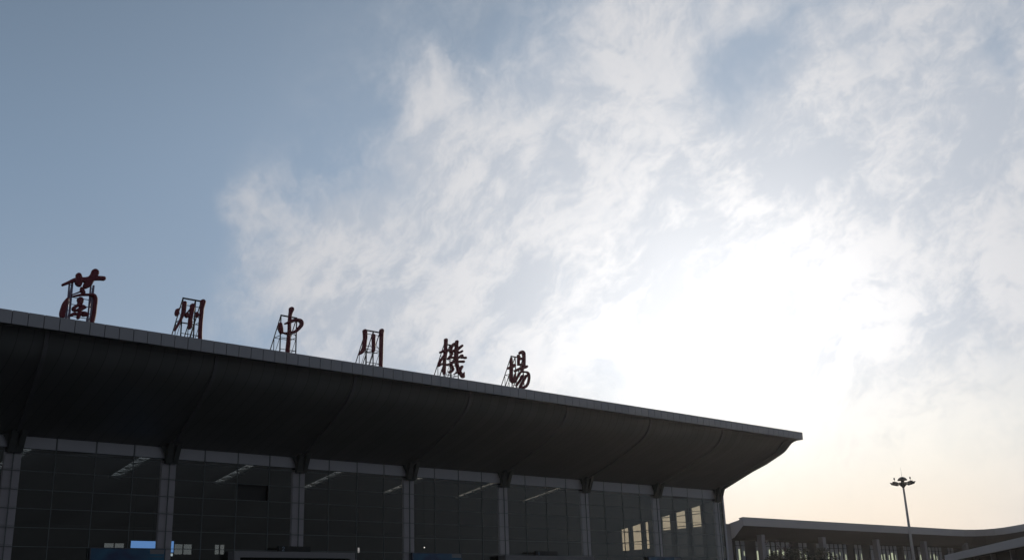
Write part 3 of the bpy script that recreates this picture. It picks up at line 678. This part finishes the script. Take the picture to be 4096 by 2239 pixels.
for sg in (-1, 1):
    c, s_ = math.cos(az + math.pi / 2) * sg * 1.38, math.sin(az + math.pi / 2) * sg * 1.38
    MB().bar((mx + c, my + s_, mz + .5), (mx + c, my + s_, mz + 1.25), .03, 5).lathe([(.06, 1.15), (.13, 1.2), (.13, 1.5), (.05, 1.58)], (mx + c, my + s_, mz), 8).build('obstruction_lamp', m_head, H)

# ------------------------------------------------------------------ trees in front of the far terminal
def tree(x, y, h, w, label, leafm, n=1500, seed=1, sparse=False):
    rnd = random.Random(seed); t = empty('tree', (x, y, 0), label, 'tree', 'trees in front of the far terminal')
    tk = MB(); tk.bar((x, y, .1), (x + .05, y, h * .45), .16, 8, .11); tips = []
    for i in range(11):
        an = rnd.uniform(0, 6.28); z0 = h * rnd.uniform(.28, .5); r = w * rnd.uniform(.35, .8); z1 = h * rnd.uniform(.55, .93)
        m_ = (x + math.cos(an) * r * .4, y + math.sin(an) * r * .4, (z0 + z1) / 2); e = (x + math.cos(an) * r, y + math.sin(an) * r, z1)
        tk.bar((x + .03, y, z0), m_, .07, 5, .045); tk.bar(m_, e, .045, 5, .015); tips.append(e); tips.append(m_)
    tk.build('trunk', m_bark, t)
    cr = MB(); cl = [(x + rnd.gauss(0, w * .42), y + rnd.gauss(0, w * .42), h * rnd.uniform(.45, .97), rnd.uniform(.35, .7)) for _ in range(34)] + [(a, b, c, .5) for a, b, c in tips]
    for _ in range(n):
        c = rnd.choice(cl); v = Vector((rnd.gauss(0, 1), rnd.gauss(0, 1), rnd.gauss(0, 1))).normalized() * c[3] * rnd.uniform(.3, 1.1) * (w / 2.2)
        p = Vector(c[:3]) + v
        if p.z > h: p.z = h - rnd.uniform(0, .4)
        u = Vector((rnd.gauss(0, 1), rnd.gauss(0, 1), rnd.gauss(0, .7))).normalized(); q = u.orthogonal().normalized(); s_ = rnd.uniform(.10, .22)
        cr.add([p - u * s_, p + q * s_ * .45, p + u * s_, p - q * s_ * .45], [(0, 1, 2, 3)])
    cr.build('crown', leafm, t)
tree(126.8, 85.5, 8.7, 2.2, 'dark bushy tree nearest the terminal corner, lowest of the row', m_leaf, 4200, 3)
tree(130.0, 86.0, 9.4, 2.6, 'dark bushy tree, second from the terminal corner', m_leaf, 5000, 5)
tree(134.6, 85.0, 9.45, 2.7, 'dark bushy tree directly right of the slender purple-leaved tree', m_leaf, 5000, 8)
tree(133.0, 88.5, 11.0, 1.9, 'slender purple-leaved tree rising above the dark bushes', m_leaf2, 900, 9)
tree(138.3, 85.5, 8.9, 2.1, 'dark bushy tree farthest right of the row', m_leaf, 3800, 12)

# ------------------------------------------------------------------ scattering volume added to imitate the veil of lens flare
hz_ = MB().box(-60, 420, -60, 420, -1.0, 27.5).build('flare_haze', mat('flare_haze_air', (1, 1, 1)))
hz_['kind'] = 'stuff'
_t = hz_.data.materials[0].node_tree; _t.nodes.clear(); _o = _t.nodes.new('ShaderNodeOutputMaterial'); _v = _t.nodes.new('ShaderNodeVolumePrincipled')
_v.inputs['Color'].default_value = (.95, .90, .88, 1); _v.inputs['Density'].default_value = .00009; _v.inputs['Anisotropy'].default_value = .78
_t.links.new(_v.outputs[0], _o.inputs['Volume'])
